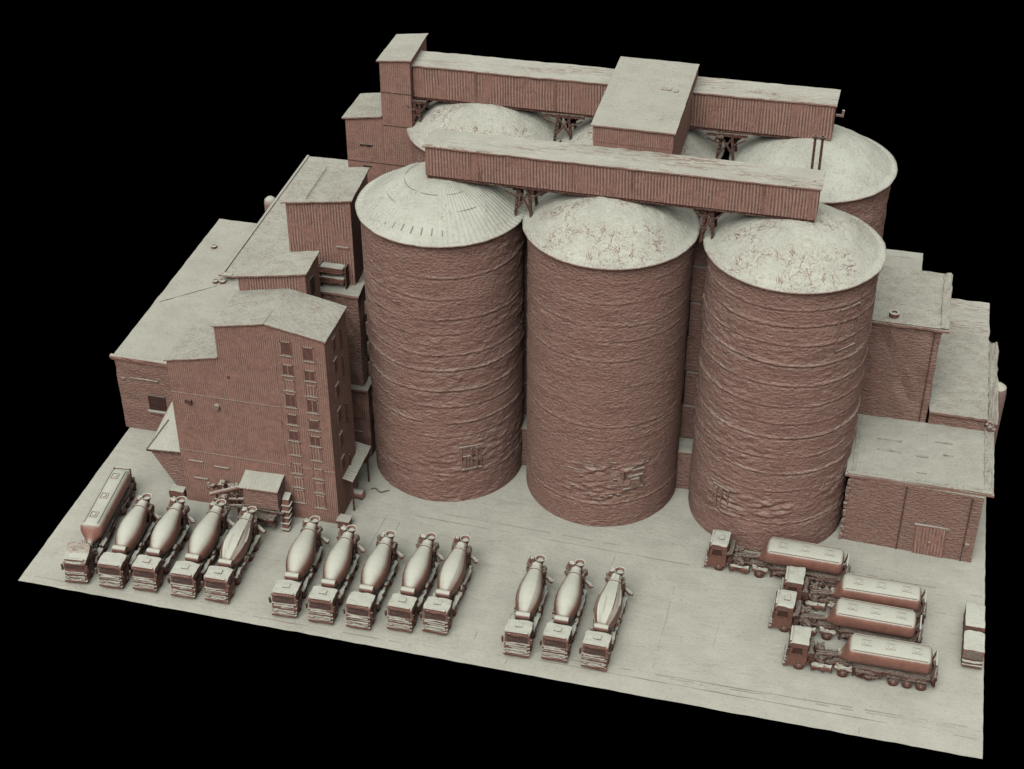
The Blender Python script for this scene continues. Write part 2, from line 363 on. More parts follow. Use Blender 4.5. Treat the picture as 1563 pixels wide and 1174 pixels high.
# brackets round the ribbed dome
for a in list(range(-122, -66, 8)):
    r = math.radians(a); b = MB()
    b.bar((7.35*math.cos(r), 7.35*math.sin(r), H+.5), (6.7*math.cos(r), 6.7*math.sin(r), H+.92), .09, .14)
    b.build('roof_bracket', 'recess', D1)
for rad, zz in ((5.4, 1.88), (3.6, 2.80)):
    r2 = MB()
    for i in range(90):
        if noise.noise(Vector((i*.13, rad, 0))) < -.02: continue
        a, b = 2*pi*i/90, 2*pi*(i+1)/90
        r2.bar((rad*math.cos(a), rad*math.sin(a), H+zz), (rad*math.cos(b), rad*math.sin(b), H+zz), .04, .03)
    r2.build('seam_ring', 'joint', D1)
# hatches low on the walls
hw = on_silo(MB(), -57.5, 4.3, [(-1.0,1.0,0,2.7,-.2,.0)]).build('wall_hatch', 'shade', S1)
on_silo(MB(), -57.5, 4.3, [(-1.10,-.99,.3,2.8,0,.14),(.99,1.10,0,2.6,0,.16),(-1.15,.9,2.7,2.85,0,.2),(-.9,-.1,1.5,1.65,.05,.2),(-.1,.05,.2,2.6,.05,.25),(-.75,-.65,.1,1.4,.05,.2),(-.45,-.35,.1,1.4,.05,.2),(.5,.62,0,2.6,.05,.25),(-1.1,1.1,-.15,0,0,.25)]).build('hatch_frame', 'masonry', hw)
hw = on_silo(MB(), -56.5, 4.9, [(-1.1,1.1,0,2.1,-.2,.0)]).build('wall_hatch', 'shade', S2)
on_silo(MB(), -56.5, 4.9, [(-1.16,-1.05,.2,2.1,0,.12),(1.05,1.16,0,2.0,0,.14),(-.9,1.2,2.1,2.22,0,.2),(-1.1,1.1,-.15,0,0,.25),(-.3,.6,.2,1.2,.05,.3),(-.6,1.0,1.4,1.55,.05,.25)]).build('hatch_frame', 'masonry', hw)
hw = on_silo(MB(), -121, 4.2, [(-.9,.9,0,2.5,-.2,.0)]).build('wall_hatch', 'shade', S3)
on_silo(MB(), -121, 4.2, [(-.97,-.86,.2,2.5,0,.15),(.86,.97,0,2.4,0,.15),(-1.0,1.0,2.5,2.64,0,.2),(-.5,-.35,.1,2.4,.05,.25),(.1,.2,.1,2.4,.05,.2)]).build('hatch_frame', 'masonry', hw)
on_silo(MB(), -42, 24.0, [(-1.3,-1.2,0,4.6,0,.16),(1.2,1.3,0,4.6,0,.16),(-1.3,1.3,4.5,4.6,0,.16),(-1.3,1.3,0,.1,0,.16)]).build('wall_frame', 'silo', S3)
# dark ledge dashes and pock marks on the middle silo
for (a, z, w) in ((-94, 7.9, 2.2), (-80, 8.3, 3.0), (-64, 7.6, 2.6), (-100, 7.1, 1.4), (-84, 2.6, 4.2), (-66, 5.4, 1.8), (-50, 7.7, 1.5)):
    on_silo(MB(), a, z, [(-w/2, w/2, -.03, .04, 0, .13)]).build('wall_ledge', 'silo', S2)
for (a, z) in ((-88, 4.2), (-79, 4.0), (-73, 4.0), (-67, 4.1), (-92, 5.3), (-95, 6.3), (-70, 6.1), (-101, 4.9)):
    on_silo(MB(), a, z, [(-.18, .18, -.1, .12, -.1, .10)]).build('wall_hole', 'shade', S2)

# narrow link blocks that close the gaps between the silos
for x, lab in ((-19.98, 'slim link wall with low stepped base, filling the gap between first and middle front silos'),
               (-2.92, 'slim link wall with low stepped base, filling the gap between middle and right front silos')):
    t = T('link_building', lab, 'wall', (x, 32, 0), 'link walls between the silos')
    t.part(MB().rbox(x-1.3, x+1.3, 30.1, 32.6, 0, 4.75, .03, 3, .05), 'base_wall', 'masonry')
    t.part(MB().rbox(x-1.4, x+1.4, 30.0, 32.5, 4.76, 4.95, .03, 3, .03), 'ledge', 'roof')
    m = MB(int(-x))
    for q in range(6): m.rbox(x-.95+.08*(q % 2), x+.95, 32.55+.10*(q % 3), 35.5, 4.96+q*4.2, 4.96+(q+1)*4.2-.12, .08, 2, .06)
    t.part(m, 'upper_wall', 'masonry')

# ------------------------------------------------------------------ conveyor galleries
def gallery(name, label, x0, x1, y0, y1, zb, zt0, zt1, post_spots, bays=14, seed=0):
    cx, cy = (x0+x1)/2, (y0+y1)/2
    t = T(name, label, 'gallery', (cx, cy, zb), 'covered conveyor galleries over the silos')
    def zt(x): return zt0 + (zt1-zt0)*(x-x0)/(x1-x0)
    m = MB(); n = 60
    ring = []
    for i in range(n+1):
        x = x0 + (x1-x0)*i/n
        jy = .05*noise.noise(Vector((x*.8, seed, 1)))
        ring += [(x, y0+jy, zb+.02), (x, y1, zb+.02), (x, y1, zt(x)-.08), (x, y0+jy+.03, zt(x)-.08)]
    f = []
    for i in range(n):
        for q in range(4):
            f.append((i*4+q, i*4+(q+1) % 4, (i+1)*4+(q+1) % 4, (i+1)*4+q))
    f += [(3,2,1,0), (n*4, n*4+1, n*4+2, n*4+3)]
    m.add(ring, f); w = t.part(m, 'wall', 'sheet')
    t.part(slab(MB(), [(x0-.2, y0-.16, zt(x0)), (x1+.2, y0-.16, zt(x1)), (x1+.2, y1+.16, zt(x1)), (x0-.2, y1+.16, zt(x0))], .14, .10, seed, 90, 6), 'roof', 'roof_streak', smooth_=True)
    m = MB(4)
    m.rbox(x0+.1, x1-.1, y0+.12, y0+.42, zb-.34, zb, .02, 8, .03); m.rbox(x0+.1, x1-.1, y1-.42, y1-.12, zb-.34, zb, .02, 8, .03)
    for i in range(bays): 
        x = x0+.5 + (x1-x0-1)*i/(bays-1); m.box(x-.08, x+.08, y0+.43, y1-.43, zb-.3, zb-.02)
    t.part(m, 'floor_beam', 'gear')
    for x, a in post_spots:   # proud sheet laps on the long wall
        m = MB(); m.box(x-.035, x+.035, y0-.09, y0+.02, zb+.1, zt(x)-.25)
        if a: m.bar((x+.35, y0-.09, zb+.1), (x+.03, y0-.09, zb+1.6), .12, .12)
        t.part(m, 'sheet_lap', 'sheet')
    return t
gallery('conveyor_gallery', 'long corrugated gallery resting across the three front silo domes', -29.45, 7.5, 28.3, 31.7, 34.85, 38.0, 38.15, [(-25.0, 0), (-24.3, 1), (-15.2, 0), (-9.5, 0), (-3.0, 0), (2.6, 0)], seed=2)
gallery('conveyor_gallery', 'long corrugated gallery behind, running from the slim tower over the rear silos', -35.75, 7.5, 45.3, 48.8, 34.5, 38.05, 38.4, [(-29, 0), (-20.6, 0), (-16.0, 0), (.3, 0), (3.2, 0)], seed=9)
t = T('cross_house', 'flat roofed house with plain pale top, set crosswise over both conveyor galleries', 'building', (-10.3, 40, 35), None)
t.part(MB().hexa([(-14.15,32.5,38.2),(-6.5,32.5,38.2),(-6.5,48.0,38.62),(-14.3,48.0,38.62)], [(-14.15,32.5,39.85),(-6.5,32.5,39.85),(-6.5,48.0,39.85),(-14.3,48.0,39.85)]), 'wall', 'sheet_fine')
t.part(MB().box(-14.1, -6.55, 32.55, 45.05, 34.6, 38.2), 'lower_wall', 'sheet_fine')
t.part(slab(MB(), [(-14.35,32.3,40.0),(-6.3,32.3,40.0),(-6.45,48.15,40.0),(-14.5,48.15,40.0)], .15, .05, 4, 16, 24), 'roof', 'roof')
m = MB(); m.rbox(-9.2,-8.2,41.3,41.9,40,40.1,.02,2,.03); m.rbox(-7.9,-7.5,41.0,41.5,40,40.12,.02,2,.03)
t.part(m, 'roof_patch', 'roof_rough')

def trestle(label, x, y, z0, z1, seed, w=1.5):
    random.seed(seed)
    t = T('trestle', label, 'trestle', (x, y, z0), 'steel trestles between the silo domes')
    for sx in (-1, 1):
        for sy in (-1, 1):
            t.part(MB().bar((x+sx*w*.55, y+sy*1.2, z0), (x+sx*w*.32, y+sy*1.0, z1), .26, .26), 'leg', 'gear')
    m = MB(seed)
    m.bar((x-w*.55, y-1.25, z0+.8), (x+w*.45, y-1.1, z1-.3), .16); m.bar((x+w*.55, y-1.25, z0+.9), (x-w*.4, y-1.1, z1-.2), .16)
    m.bar((x-w*1.3, y-1.0, z1-.25), (x+w*1.3, y-1.0, z1-.15), .3)
    m.bar((x-w*1.2, y-1.4, z1-.5), (x-w*.3, y-1.2, z1-1.2), .14); m.bar((x+w*1.2, y-1.4, z1-.4), (x+w*.4, y-1.2, z1-1.3), .14)
    t.part(m, 'brace', 'gear')
    m = MB(seed)
    for q in range(4): 
        a = x+random.uniform(-w*.8, w*.8); b = y+random.uniform(-1.3, .2); zz = z1-random.uniform(.5, 1.0)
        m.rbox(a-.28, a+.28, b-.25, b+.25, zz, zz+.4, .08, 2, .12)
    t.part(m, 'drive_box', 'gear')
trestle('rough steel trestle under the front gallery, between ribbed dome and middle dome', -19.98, 30, 30.9, 34.6, 1)
trestle('rough steel trestle under the front gallery, between middle dome and right dome', -2.3, 30, 30.9, 34.6, 2, 1.0)
trestle('knotted steel trestle under the rear gallery, left of the cross house', -19.7, 46.3, 30.9, 34.3, 3, 1.7)
trestle('knotted steel trestle under the rear gallery, right of the cross house', -2.8, 46.0, 30.9, 34.3, 4, 1.6)
trestle('steel trestle squeezed between the slim tower and the rear left dome', -35.3, 45.9, 31.0, 34.3, 5, .8)
m = MB(6); m.rbox(-5.2, -1.6, 40.6, 41.5, 31.6, 32.2, .1, 3, .2)
tag(m.build('pipe_bundle', 'gear', origin=Vector((-3.4,41,31.6))), 'knotted pipe bundle lying on the roof edge between rear domes', 'pipes')
for x, lab in ((6.15, 'left of two thin steel posts beside the rear gallery end'), (6.85, 'right of two thin steel posts beside the rear gallery end')):
    m = MB(); m.tube((x, 40.0, 30.9), (x, 40.0, 37.5), .13, n=8); m.box(x-.28, x+.28, 39.8, 40.2, 37.3, 37.5); m.box(x-.24, x+.24, 39.75, 40.25, 30.9, 31.1)
    tag(m.build('steel_post', 'gear', origin=Vector((x,40,30.9))), lab, 'post', 'steel posts at the rear gallery end')
m = MB(); m.bar((7.6, 47.5, 36.3), (8.3, 47.5, 36.3), .2); m.bar((8.25, 47.5, 36.2), (8.3, 47.5, 36.9), .24)
tag(m.build('bracket_arm', 'trim', origin=Vector((7.6,47.5,36.3))), 'small pale bracket sticking out from the rear gallery end', 'bracket')

# ------------------------------------------------------------------ window helper
def window(t, wall, x, z, w, h, y, sill=True, bars=1, dark=True):
    f = MB()
    for a, b, c, d in ((x-w/2, x-w/2+.09, z, z+h), (x+w/2-.09, x+w/2, z, z+h), (x-w/2, x+w/2, z+h-.09, z+h), (x-w/2, x+w/2, z, z+.08)):
        f.box(a, b, y-.08, y+.02, c, d)
    if bars: f.box(x-.04, x+.04, y-.05, y+.02, z+.08, z+h-.09)
    wf = t.part(f, 'window', 'sheet')
    t.part(MB().box(x-w/2+.08, x+w/2-.08, y-.03, y+.015, z+.07, z+h-.08), 'pane', 'shade' if dark else 'sheet', wf)
    if sill: t.part(MB().box(x-w/2-.08, x+w/2+.08, y-.16, y, z-.07, z-.01), 'sill', 'trim', wf)
    return wf

# ------------------------------------------------------------------ cladded tower in front
t = T('cladded_tower', 'tall ribbed tower with two columns of small windows and kinked roof, behind the mixer trucks', 'building', (-45, 18.5, 0))
YF = 16.05
prof = [(-53.05,0),(-36.3,0),(-36.3,22.55),(-42.2,23.65),(-47.5,22.55),(-47.5,18.9),(-53.05,17.7)]
YB_ = 22.3
m = MB(); n = len(prof)
m.add([(x,YF,z) for x,z in prof] + [(x,YB_,z) for x,z in prof], [tuple(range(n)), tuple(range(2*n-1,n-1,-1))] + [(i,(i+1)%n,n+(i+1)%n,n+i) for i in range(n)])
w = t.part(m, 'wall', 'sheet_fine')
r = MB(); slab(r, [(-47.65,YF-.2,22.72),(-42.2,YF-.2,23.82),(-42.2,YB_+.1,23.82),(-47.65,YB_+.1,22.72)], .14, .05, 1, 12, 10)
slab(r, [(-42.19,YF-.2,23.82),(-36.1,YF-.2,22.68),(-36.1,YB_+.1,22.68),(-42.19,YB_+.1,23.82)], .14, .05, 2, 12, 10)
t.part(r, 'roof', 'roof_rough')
t.part(slab(MB(), [(-53.25,YF-.2,17.85),(-47.52,YF-.2,19.05),(-47.52,YB_,19.05),(-53.25,YB_,17.85)], .14, .05, 3, 10, 10), 'lower_roof', 'roof_rough')
m = MB()
m.box(-53.07, -41.3, YF-.05, YF, 13.95, 14.03); m.box(-53.07, -36.3, YF-.05, YF, 6.7, 6.78)
m.box(-41.5, -41.42, YF-.05, YF, 1, 22.6)
t.part(m, 'cladding_joint', 'sheet')
random.seed(5)
for c, xc in enumerate((-40.25, -38.0)):
    z = 20.4 - c*.3
    i = 0
    while z > .8:
        hh = 1.25 if i % 3 else 1.6
        window(t, w, xc - .012*i + (.0), z-.0, 1.15, hh, YF, sill=True, bars=i % 2, dark=(i % 4 in (0, 1, 3)) and z > 9)
        z -= hh + (.55 if i % 2 else .75); i += 1
for x, z, ww in ((-51.4,5.4,1.6),(-48.6,5.1,1.6),(-51.1,3.2,1.5),(-48.4,3.0,1.5)):
    t.part(MB().box(x-ww/2, x+ww/2, YF-.14, YF, z, z+.12), 'ledge', 'trim')
m = MB(); m.rbox(-51.6,-50.9,YF-.3,YF,12.9,13.4,.05,1,.05)
t.part(m, 'vent', 'gear')
t.part(MB().tube((-48.2,YF+.05,13.0),(-48.2,YF-.4,13.0),.3), 'vent', 'trim')
t.part(MB().box(-46.7,-46.5,YF-.1,YF,16.7,16.95), 'vent', 'gear')
for z in (5.5, 8.5, 11.5, 14.5, 17.5, 20.0):   # side windows
    f = t.part(MB().box(-36.31,-36.22,17.9,18.9,z,z+1.6), 'side_window', 'sheet')
    t.part(MB().box(-36.3,-36.19,18.0,18.8,z+.1,z+1.5), 'pane', 'shade', f)
for z in (3.5, 10.0, 15.8, 19.0):
    t.part(MB().box(-36.31,-36.16,20.2,20.4,z,z+2.4), 'side_joint', 'gear')

# penthouse block behind its roof
t = T('stair_tower', 'small block with sloping pale roof peeping over the kinked roof of the ribbed tower', 'building', (-44, 24, 0))
t.part(MB().hexa([(-47.4,22.5,0),(-40.3,22.5,0),(-40.3,26.2,0),(-47.4,26.2,0)], [(-47.4,22.5,24.25),(-40.3,22.5,25.6),(-40.3,26.2,25.9),(-47.4,26.2,24.5)]), 'wall', 'sheet')
t.part(slab(MB(), [(-47.95,22.2,24.45),(-40.05,22.2,25.85),(-40.1,26.4,26.1),(-47.7,26.4,24.7)], .16, .06, 4, 12, 8), 'roof', 'roof_rough')
t.part(MB().box(-40.31,-40.2,23.6,24.6,22.6,24.4), 'side_door', 'recess')

# hip roofed intake hopper hanging on the tower's left side
t = T('intake_hopper', 'wedge shaped hopper with pale hipped top, clinging to the left side of the ribbed tower', 'hopper', (-54, 18, 0))
A,B_,C_,D_ = (-57.2,16.9,5.25),(-53.08,16.9,5.6),(-53.08,24.0,5.9),(-58.3,24.6,5.0)
P_,Q_,E_,G_ = (-56.3,20.6,6.5),(-53.08,20.6,6.9),(-56.9,24.2,7.3),(-53.08,24.2,8.6)
m = MB(); m.add([A,B_,Q_,P_,D_,E_,G_,C_], [(0,1,2,3),(0,3,5,4),(3,2,6,5),(4,5,6,7),(0,4,7,1)])
t.part(m, 'roof', 'roof_ribbed')
m = MB(); m.hexa([(-54.3,16.95,.5),(-53.1,16.95,.4),(-53.1,19.5,.4),(-54.2,19.5,.5)], [(-57.0,17.0,5.15),(-53.1,17.0,5.45),(-53.1,23.6,5.4),(-57.9,24.0,4.9)])
t.part(m, 'funnel', 'masonry')
m = MB(); m.bar((-57.3,16.85,5.2),(-53.1,16.85,5.5),.14,.2); m.bar((-57.3,16.85,5.25),(-56.3,20.6,6.55),.12,.12)
t.part(m, 'edge_beam', 'gear')
m = MB(9); m.rbox(-55.0,-53.4,16.0,17.6,0,.9,.1,2,.08)
tag(m.build('concrete_block', 'truck', origin=Vector((-54.2,16.8,0))), 'small block at the left foot of the ribbed tower', 'block')

# loading hut on legs with its conveyor, in front of the tower
t = T('loading_hut', 'small box hut with flat pale roof, raised on legs against the ribbed tower', 'hut', (-43.8, 15, 0))
t.part(MB(2).rbox(-45.6,-41.9,14.0,15.9,2.3,4.75,.03,3,.03), 'wall', 'masonry')
t.part(slab(MB(), [(-46.0,13.75,4.80),(-41.75,13.75,4.95),(-41.75,16.0,5.5),(-46.0,16.0,5.35)], .14, .05, 5, 8, 5), 'roof', 'roof_ribbed')
m = MB(); m.bar((-46.4,13.8,2.2),(-41.3,13.8,2.2),.22,.16); m.bar((-46.4,15.8,2.2),(-41.3,15.8,2.2),.22,.16)
for x in (-45.9,-44.9,-43.9,-42.9,-41.9): m.bar((x,13.7,2.3),(x,15.9,2.3),.12,.1)
t.part(m, 'platform', 'gear')
for x, y in ((-45.9,13.9),(-41.5,13.9),(-45.9,15.7),(-41.5,15.7)): t.part(MB().tube((x,y,0),(x,y,2.2),.14), 'leg', 'gear')
m = MB(5); m.rbox(-44.6,-42.2,13.0,14.0,.9,1.8,.1,2,.15); t.part(m, 'belly_funnel', 'gear')
t = T('bucket_elevator', 'slanting square column with pale top beside the raised hut', 'elevator', (-41.2, 13.9, 0))
t.part(MB(2).hexa([(-41.6,13.6,0),(-40.9,13.6,0),(-40.9,14.3,0),(-41.6,14.3,0)], [(-41.7,14.6,3.4),(-41.0,14.6,3.4),(-41.0,15.5,3.7),(-41.7,15.5,3.7)]), 'casing', 'truck')
m = MB()
for q in range(5): m.box(-41.7,-40.8,13.45+q*.2,14.4+q*.2,.3+q*.62,.38+q*.62)
t.part(m, 'flange', 'trim')
t = T('screw_conveyor', 'tangle of slanting screw tubes and valves left of the raised hut', 'conveyor', (-47.3, 14.2, 0))
for a, b, rr in (((-49.2,13.9,3.2),(-45.8,14.6,4.3),.22),((-49.0,14.2,2.3),(-45.7,14.3,2.9),.16),((-48.8,14.0,1.7),(-45.7,14.1,2.2),.13)):
    t.part(MB().tube(a, b, rr), 'screw_tube', 'truck')
m = MB(8)
for q in range(7): 
    a, b, c = random.uniform(-49.3,-46.2), random.uniform(13.3,15.4), random.uniform(1.5,4.0); m.rbox(a-.35,a+.35,b-.3,b+.3,c-.3,c+.35,.1,2,.18)
t.part(m, 'valve', 'truck')
for x in (-48.7,-46.5): t.part(MB().tube((x,14.3,0),(x,14.3,3.4),.12), 'leg', 'gear')

# canopy on the tower's right side
t = T('canopy', 'ribbed pale canopy leaning out from the right side of the ribbed tower', 'canopy', (-36, 21, 0))
t.part(slab(MB(), [(-37.1,17.9,4.75),(-35.2,17.9,4.35),(-35.2,24.0,4.35),(-37.1,24.0,4.75)], .12, .05, 6, 8, 14), 'roof', 'roof_ribbed_y')
t.part(MB().bar((-35.25,17.95,4.2),(-35.25,23.95,4.2),.14,.2), 'edge_beam', 'gear')
for y in (18.5, 23.4): t.part(MB().bar((-35.5,y,0),(-35.5,y,4.15),.16), 'post', 'gear')
m = MB(); m.box(-36.3,-35.35,22.7,23.8,3.0,4.1); t.part(m, 'side_panel', 'gear')
t = T('floor_tank', 'short round tank lying on the ground below the ribbed canopy', 'tank', (-35.8, 20.6, 0))
t.part(MB().lathe((-36.9,20.6,.55),(1,0,0),[(0,.3),(.1,.5),(1.7,.52),(1.85,.35),(1.9,.1)],16), 'shell', 'tank', smooth_=True)
t.part(MB().box(-36.6,-36.3,20.3,20.9,0,.3), 'saddle', 'gear'); t.part(MB().box(-35.5,-35.2,20.3,20.9,0,.3), 'saddle', 'gear')
m = MB(3); m.rbox(-36.25,-35.0,15.4,16.4,.0,.95,.08,2,.05)
b = T('metal_cabinet', 'small low cabinet at the right foot of the ribbed tower', 'cabinet', (-35.6,15.9,0))
b.part(m, 'body', 'truck'); b.part(MB(4).rbox(-36.35,-34.95,15.3,16.5,.95,1.08,.03,1,.02), 'lid', 'roof')
m = MB()
for q in range(8): m.bar((-34.9+q*.25,22.2+.25*math.sin(q),.03),(-34.65+q*.25,22.2+.25*math.sin(q+1),.03),.12,.12)
tag(m.build('hose', 'gear', origin=Vector((-34,22,0))), 'short curved hose on the ground between canopy and first silo', 'hose')

# ------------------------------------------------------------------ tall towers beside the first silo
t = T('mill_tower', 'tall ribbed block with pale roof close beside the ribbed dome silo, on a stepped shaft', 'building', (-41, 33, 0))
t.part(MB().hexa([(-44.6,29.5,10.5),(-37.75,29.5,10.5),(-38.3,36.6,10.5),(-44.7,36.6,10.5)], [(-44.6,29.5,29.2),(-37.75,29.5,30.3),(-38.3,36.6,30.0),(-44.7,36.6,29.1)]), 'wall', 'sheet')
t.part(slab(MB(), [(-45.0,29.2,29.35),(-37.45,29.2,30.5),(-38.1,36.9,30.2),(-45.0,36.9,29.3)], .15, .06, 7, 14, 12), 'roof', 'roof_rough')
m = MB(); m.bar((-42.4,29.6,29.95),(-42.6,36.4,29.85),.05,.06); t.part(m, 'roof_seam', 'gear')
t.part(MB(5).rbox(-41.5,-37.0,27.9,33.5,9.0,20.3,.04,6,.10), 'shaft', 'masonry')
t.part(slab(MB(), [(-41.3,27.6,20.5),(-36.8,27.6,20.5),(-36.9,30.0,20.5),(-41.3,30.0,20.5)], .25, .12, 8, 8, 6), 'ledge', 'roof')
t.part(MB(6).rbox(-41.5,-36.5,27.6,33.5,0,8.8,.04,6,.08), 'base', 'sheet_fine')
t.part(slab(MB(), [(-41.5,27.2,9.05),(-36.35,27.2,9.05),(-36.35,30.6,9.15),(-41.5,30.6,9.15)], .25, .12, 12, 8, 6), 'lower_ledge', 'roof')
for z in (22.2, 21.0): t.part(MB(7).rbox(-41.3,-38.6,28.4,29.45,z,z+.75,.15,3,.06), 'duct', 'truck')
for x in (-41.2,-38.5): t.part(MB().box(x,x+.15,28.5,29.4,20.5,23.1), 'duct_support', 'gear')
t.part(MB().box(-39.5,-38.2,29.35,29.49,24.8,24.95), 'ledge_strip', 'trim')
t.part(MB().box(-40.2,-36.9,27.5,27.58,5.0,5.1), 'base_joint', 'gear'); t.part(MB().box(-38.5,-37.3,27.45,27.58,3.2,3.32), 'base_joint', 'trim')
m = MB()
for z in (10, 12.5, 15, 17.5): m.box(-36.75,-36.3,29.0,29.5,z,z+1.4)
t.part(m, 'pipe_elbow', 'trim')
t.part(MB().tube((-36.55,29.3,9),(-36.55,29.3,29.5),.13), 'riser_pipe', 'trim')

t = T('elevator_tower', 'slim tower with a step, highest of all, where the rear gallery begins', 'building', (-39, 48, 0))
t.part(MB().hexa([(-39.1,44.5,0),(-35.8,44.5,0),(-36.0,51.2,0),(-39.2,51.2,0)], [(-39.1,44.5,38.45),(-35.8,44.5,38.75),(-36.0,51.2,38.75),(-39.2,51.2,38.45)]), 'wall', 'sheet_fine')
t.part(slab(MB(), [(-39.35,44.3,38.6),(-35.6,44.3,38.95),(-35.85,51.5,38.95),(-39.3,51.2,38.6)], .15, .05, 9, 6, 10), 'roof', 'roof')
t.part(MB().hexa([(-43.25,44.5,0),(-39.12,44.5,0),(-39.12,50.2,0),(-43.25,50.2,0)], [(-43.25,44.5,31.5),(-39.12,44.5,32.1),(-39.12,50.2,32.1),(-43.25,50.2,31.5)]), 'lower_wall', 'sheet_fine')
t.part(slab(MB(), [(-43.55,44.25,31.65),(-39.13,44.25,32.3),(-39.13,50.4,32.3),(-43.5,50.4,31.65)], .15, .05, 10, 8, 8), 'lower_roof', 'roof_rough')
m = MB(); m.box(-39.15,-35.8,44.44,44.5,35.0,35.08); m.box(-39.0,-35.8,44.44,44.5,31.2,31.28); m.box(-43.27,-36,44.44,44.5,26.6,26.68)
t.part(m, 'cladding_joint', 'gear')
t.part(MB(3).rbox(-41.7,-40.3,44.3,44.55,28.6,28.8,.03,2,.06), 'wall_slot', 'recess')
t.part(MB().box(-41.5,-40.6,44.35,44.5,26.1,26.25), 'wall_slot', 'recess')

# ------------------------------------------------------------------ low halls on the left
t = T('storage_hall', 'long low hall with broad plain flat roof at the far left', 'building', (-60, 40, 0))
t.part(MB(2).rbox(-64.75,-53.2,26.2,56.8,0,9.1,.03,8,.05), 'wall', 'masonry')
t.part(slab(MB(), [(-65.0,26.0,9.45),(-53.1,26.0,9.45),(-53.1,57.0,9.45),(-65.15,57.0,9.45)], .22, .08, 11, 30, 50), 'roof', 'roof')
m = MB(5); m.rbox(-65.05,-58.0,25.9,26.3,9.48,9.8,.04,6,.05); t.part(m, 'parapet', 'roof')
d = t.part(MB().box(-61.4,-59.4,26.08,26.21,3.1,5.0), 'opening', 'recess'); 
t.part(MB().box(-61.5,-59.3,25.75,26.2,2.9,3.09), 'sill', 'trim', d)
t.part(MB().box(-64.2,-63.8,26.05,26.2,6.6,6.9), 'vent', 'trim')
t.part(MB(3).rbox(-63.2,-59.9,26.05,26.3,7.0,7.05,.01,2,.02), 'wall_joint', 'masonry')
m = MB(); m.bar((-64.5,37.6,9.47),(-59.5,42.3,9.47),.05,.05); t.part(m, 'roof_seam', 'gear')
for x, y, s_, lab in ((-63.1,50.3,.35,'single round roof vent near the far end of the plain flat roof'), (-59.9,43.0,.33,'left one of two roof vents side by side on the plain flat roof'), (-59.1,43.2,.4,'right one of two roof vents side by side on the plain flat roof')):
    m = MB(); m.lathe((x,y,9.4),(0,0,1),[(0,s_),(.35,s_),(.4,s_*.7),(.3,s_*.5)],14)
    tag(m.build('roof_vent', 'truck', origin=Vector((x,y,9.4)), smooth_=True), lab, 'vent', 'round vents on the plain flat roof')
t = T('rear_hall', 'low hall with rough gutter edged roof, behind the plain flat roofed hall', 'building', (-52, 58, 0))
t.part(MB(2).rbox(-59.0,-43.5,44.2,73.2,0,10.0,.03,6,.05), 'wall', 'masonry')
t.part(slab(MB(), [(-59.1,43.8,10.35),(-43.3,43.8,10.6),(-43.3,73.6,10.6),(-59.4,73.6,10.35)], .22, .1, 13, 36, 50), 'roof', 'roof_rough')
m = MB(); m.bar((-59.2,43.5,10.4),(-59.5,73.6,10.4),.3,.22); t.part(m, 'gutter', 'roof')
m = MB(4); m.rbox(-59.6,-58.0,43.3,43.9,10.2,10.45,.04,2,.04); t.part(m, 'gutter_end', 'trim')
t = T('white_tank', 'small rounded pale tank jutting past the rough gutter edge', 'tank', (-60.3,62,0))
t.part(MB().lathe((-60.3,61.8,5),(0,0,1),[(0,.75),(4.6,.8),(5.2,.72),(5.5,.4),(5.6,.05)],18), 'shell', 'trim', smooth_=True)
t.part(MB().tube((-60.3,61.8,0),(-60.3,61.8,5),.2), 'leg', 'gear')

# ------------------------------------------------------------------ buildings on the right
t = T('front_annex', 'low rough walled annex with broad pale roof, nearest building on the right', 'building', (20.4, 31, 0))
m = MB(3); m.hexa([(13.9,26.05,0),(26.8,25.4,0),(26.8,35.9,0),(13.9,35.9,0)], [(13.9,26.05,8.15),(26.8,25.6,8.15),(26.8,35.9,8.15),(13.9,35.9,8.15)])
t.part(m, 'wall', 'masonry')
t.part(slab(MB(), [(13.45,25.9,8.42),(27.65,25.85,8.42),(27.6,36.3,8.42),(13.6,36.3,8.42)], .24, .10, 14, 34, 26), 'roof', 'roof')
m = MB(6); m.rbox(13.6,27.5,25.9,26.5,8.43,8.56,.04,10,.07); m.rbox(26.7,27.5,26.5,36.2,8.43,8.53,.04,10,.08); m.rbox(14.0,14.4,26.6,36,8.43,8.52,.04,8,.06)
t.part(m, 'roof_edge', 'roof_rough')
for x, y, w_ in ((16.2,32.4,2.3),(16.3,30.6,2.3),(21.8,33.2,1.8),(20.0,30.4,1.2),(22.8,31.2,.9),(20.2,27.7,1.0)): t.part(MB(int(x)).rbox(x,x+w_,y,y+.08,8.43,8.49,.02,4,.06), 'roof_seam', 'joint')
m = MB(); m.box(20.8,24.2,25.50,25.74,3.6,3.72); t.part(m, 'door_lintel', 'trim')
dd = t.part(MB().hexa([(21.0,25.55,0),(24.0,25.40,0),(24.0,25.6,0),(21.0,25.75,0)],[(21.0,25.62,3.55),(24.0,25.48,3.55),(24.0,25.7,3.55),(21.0,25.8,3.55)]), 'door', 'sheet')
t.part(MB().box(22.4,22.6,25.35,25.5,1.5,1.8), 'handle', 'trim', dd)
t.part(MB().box(19.4,19.5,25.65,25.85,0,8.1), 'downpipe', 'gear'); t.part(MB().box(25.7,25.78,25.35,25.6,0,8.1), 'downpipe', 'gear')
t.part(MB().box(25.9,26.3,25.3,25.5,1.9,2.3), 'lamp_box', 'trim')
m = MB(5)
for z in range(8): m.rbox(13.75,14.05,25.9,26.15,z*1.0+.1,z*1.0+.75,.04,1,.08)
t.part(m, 'corner_block', 'masonry')
t = T('boiler_house', 'tall rough walled block with worn roof, just behind the low right annex', 'building', (17.3, 42, 0))
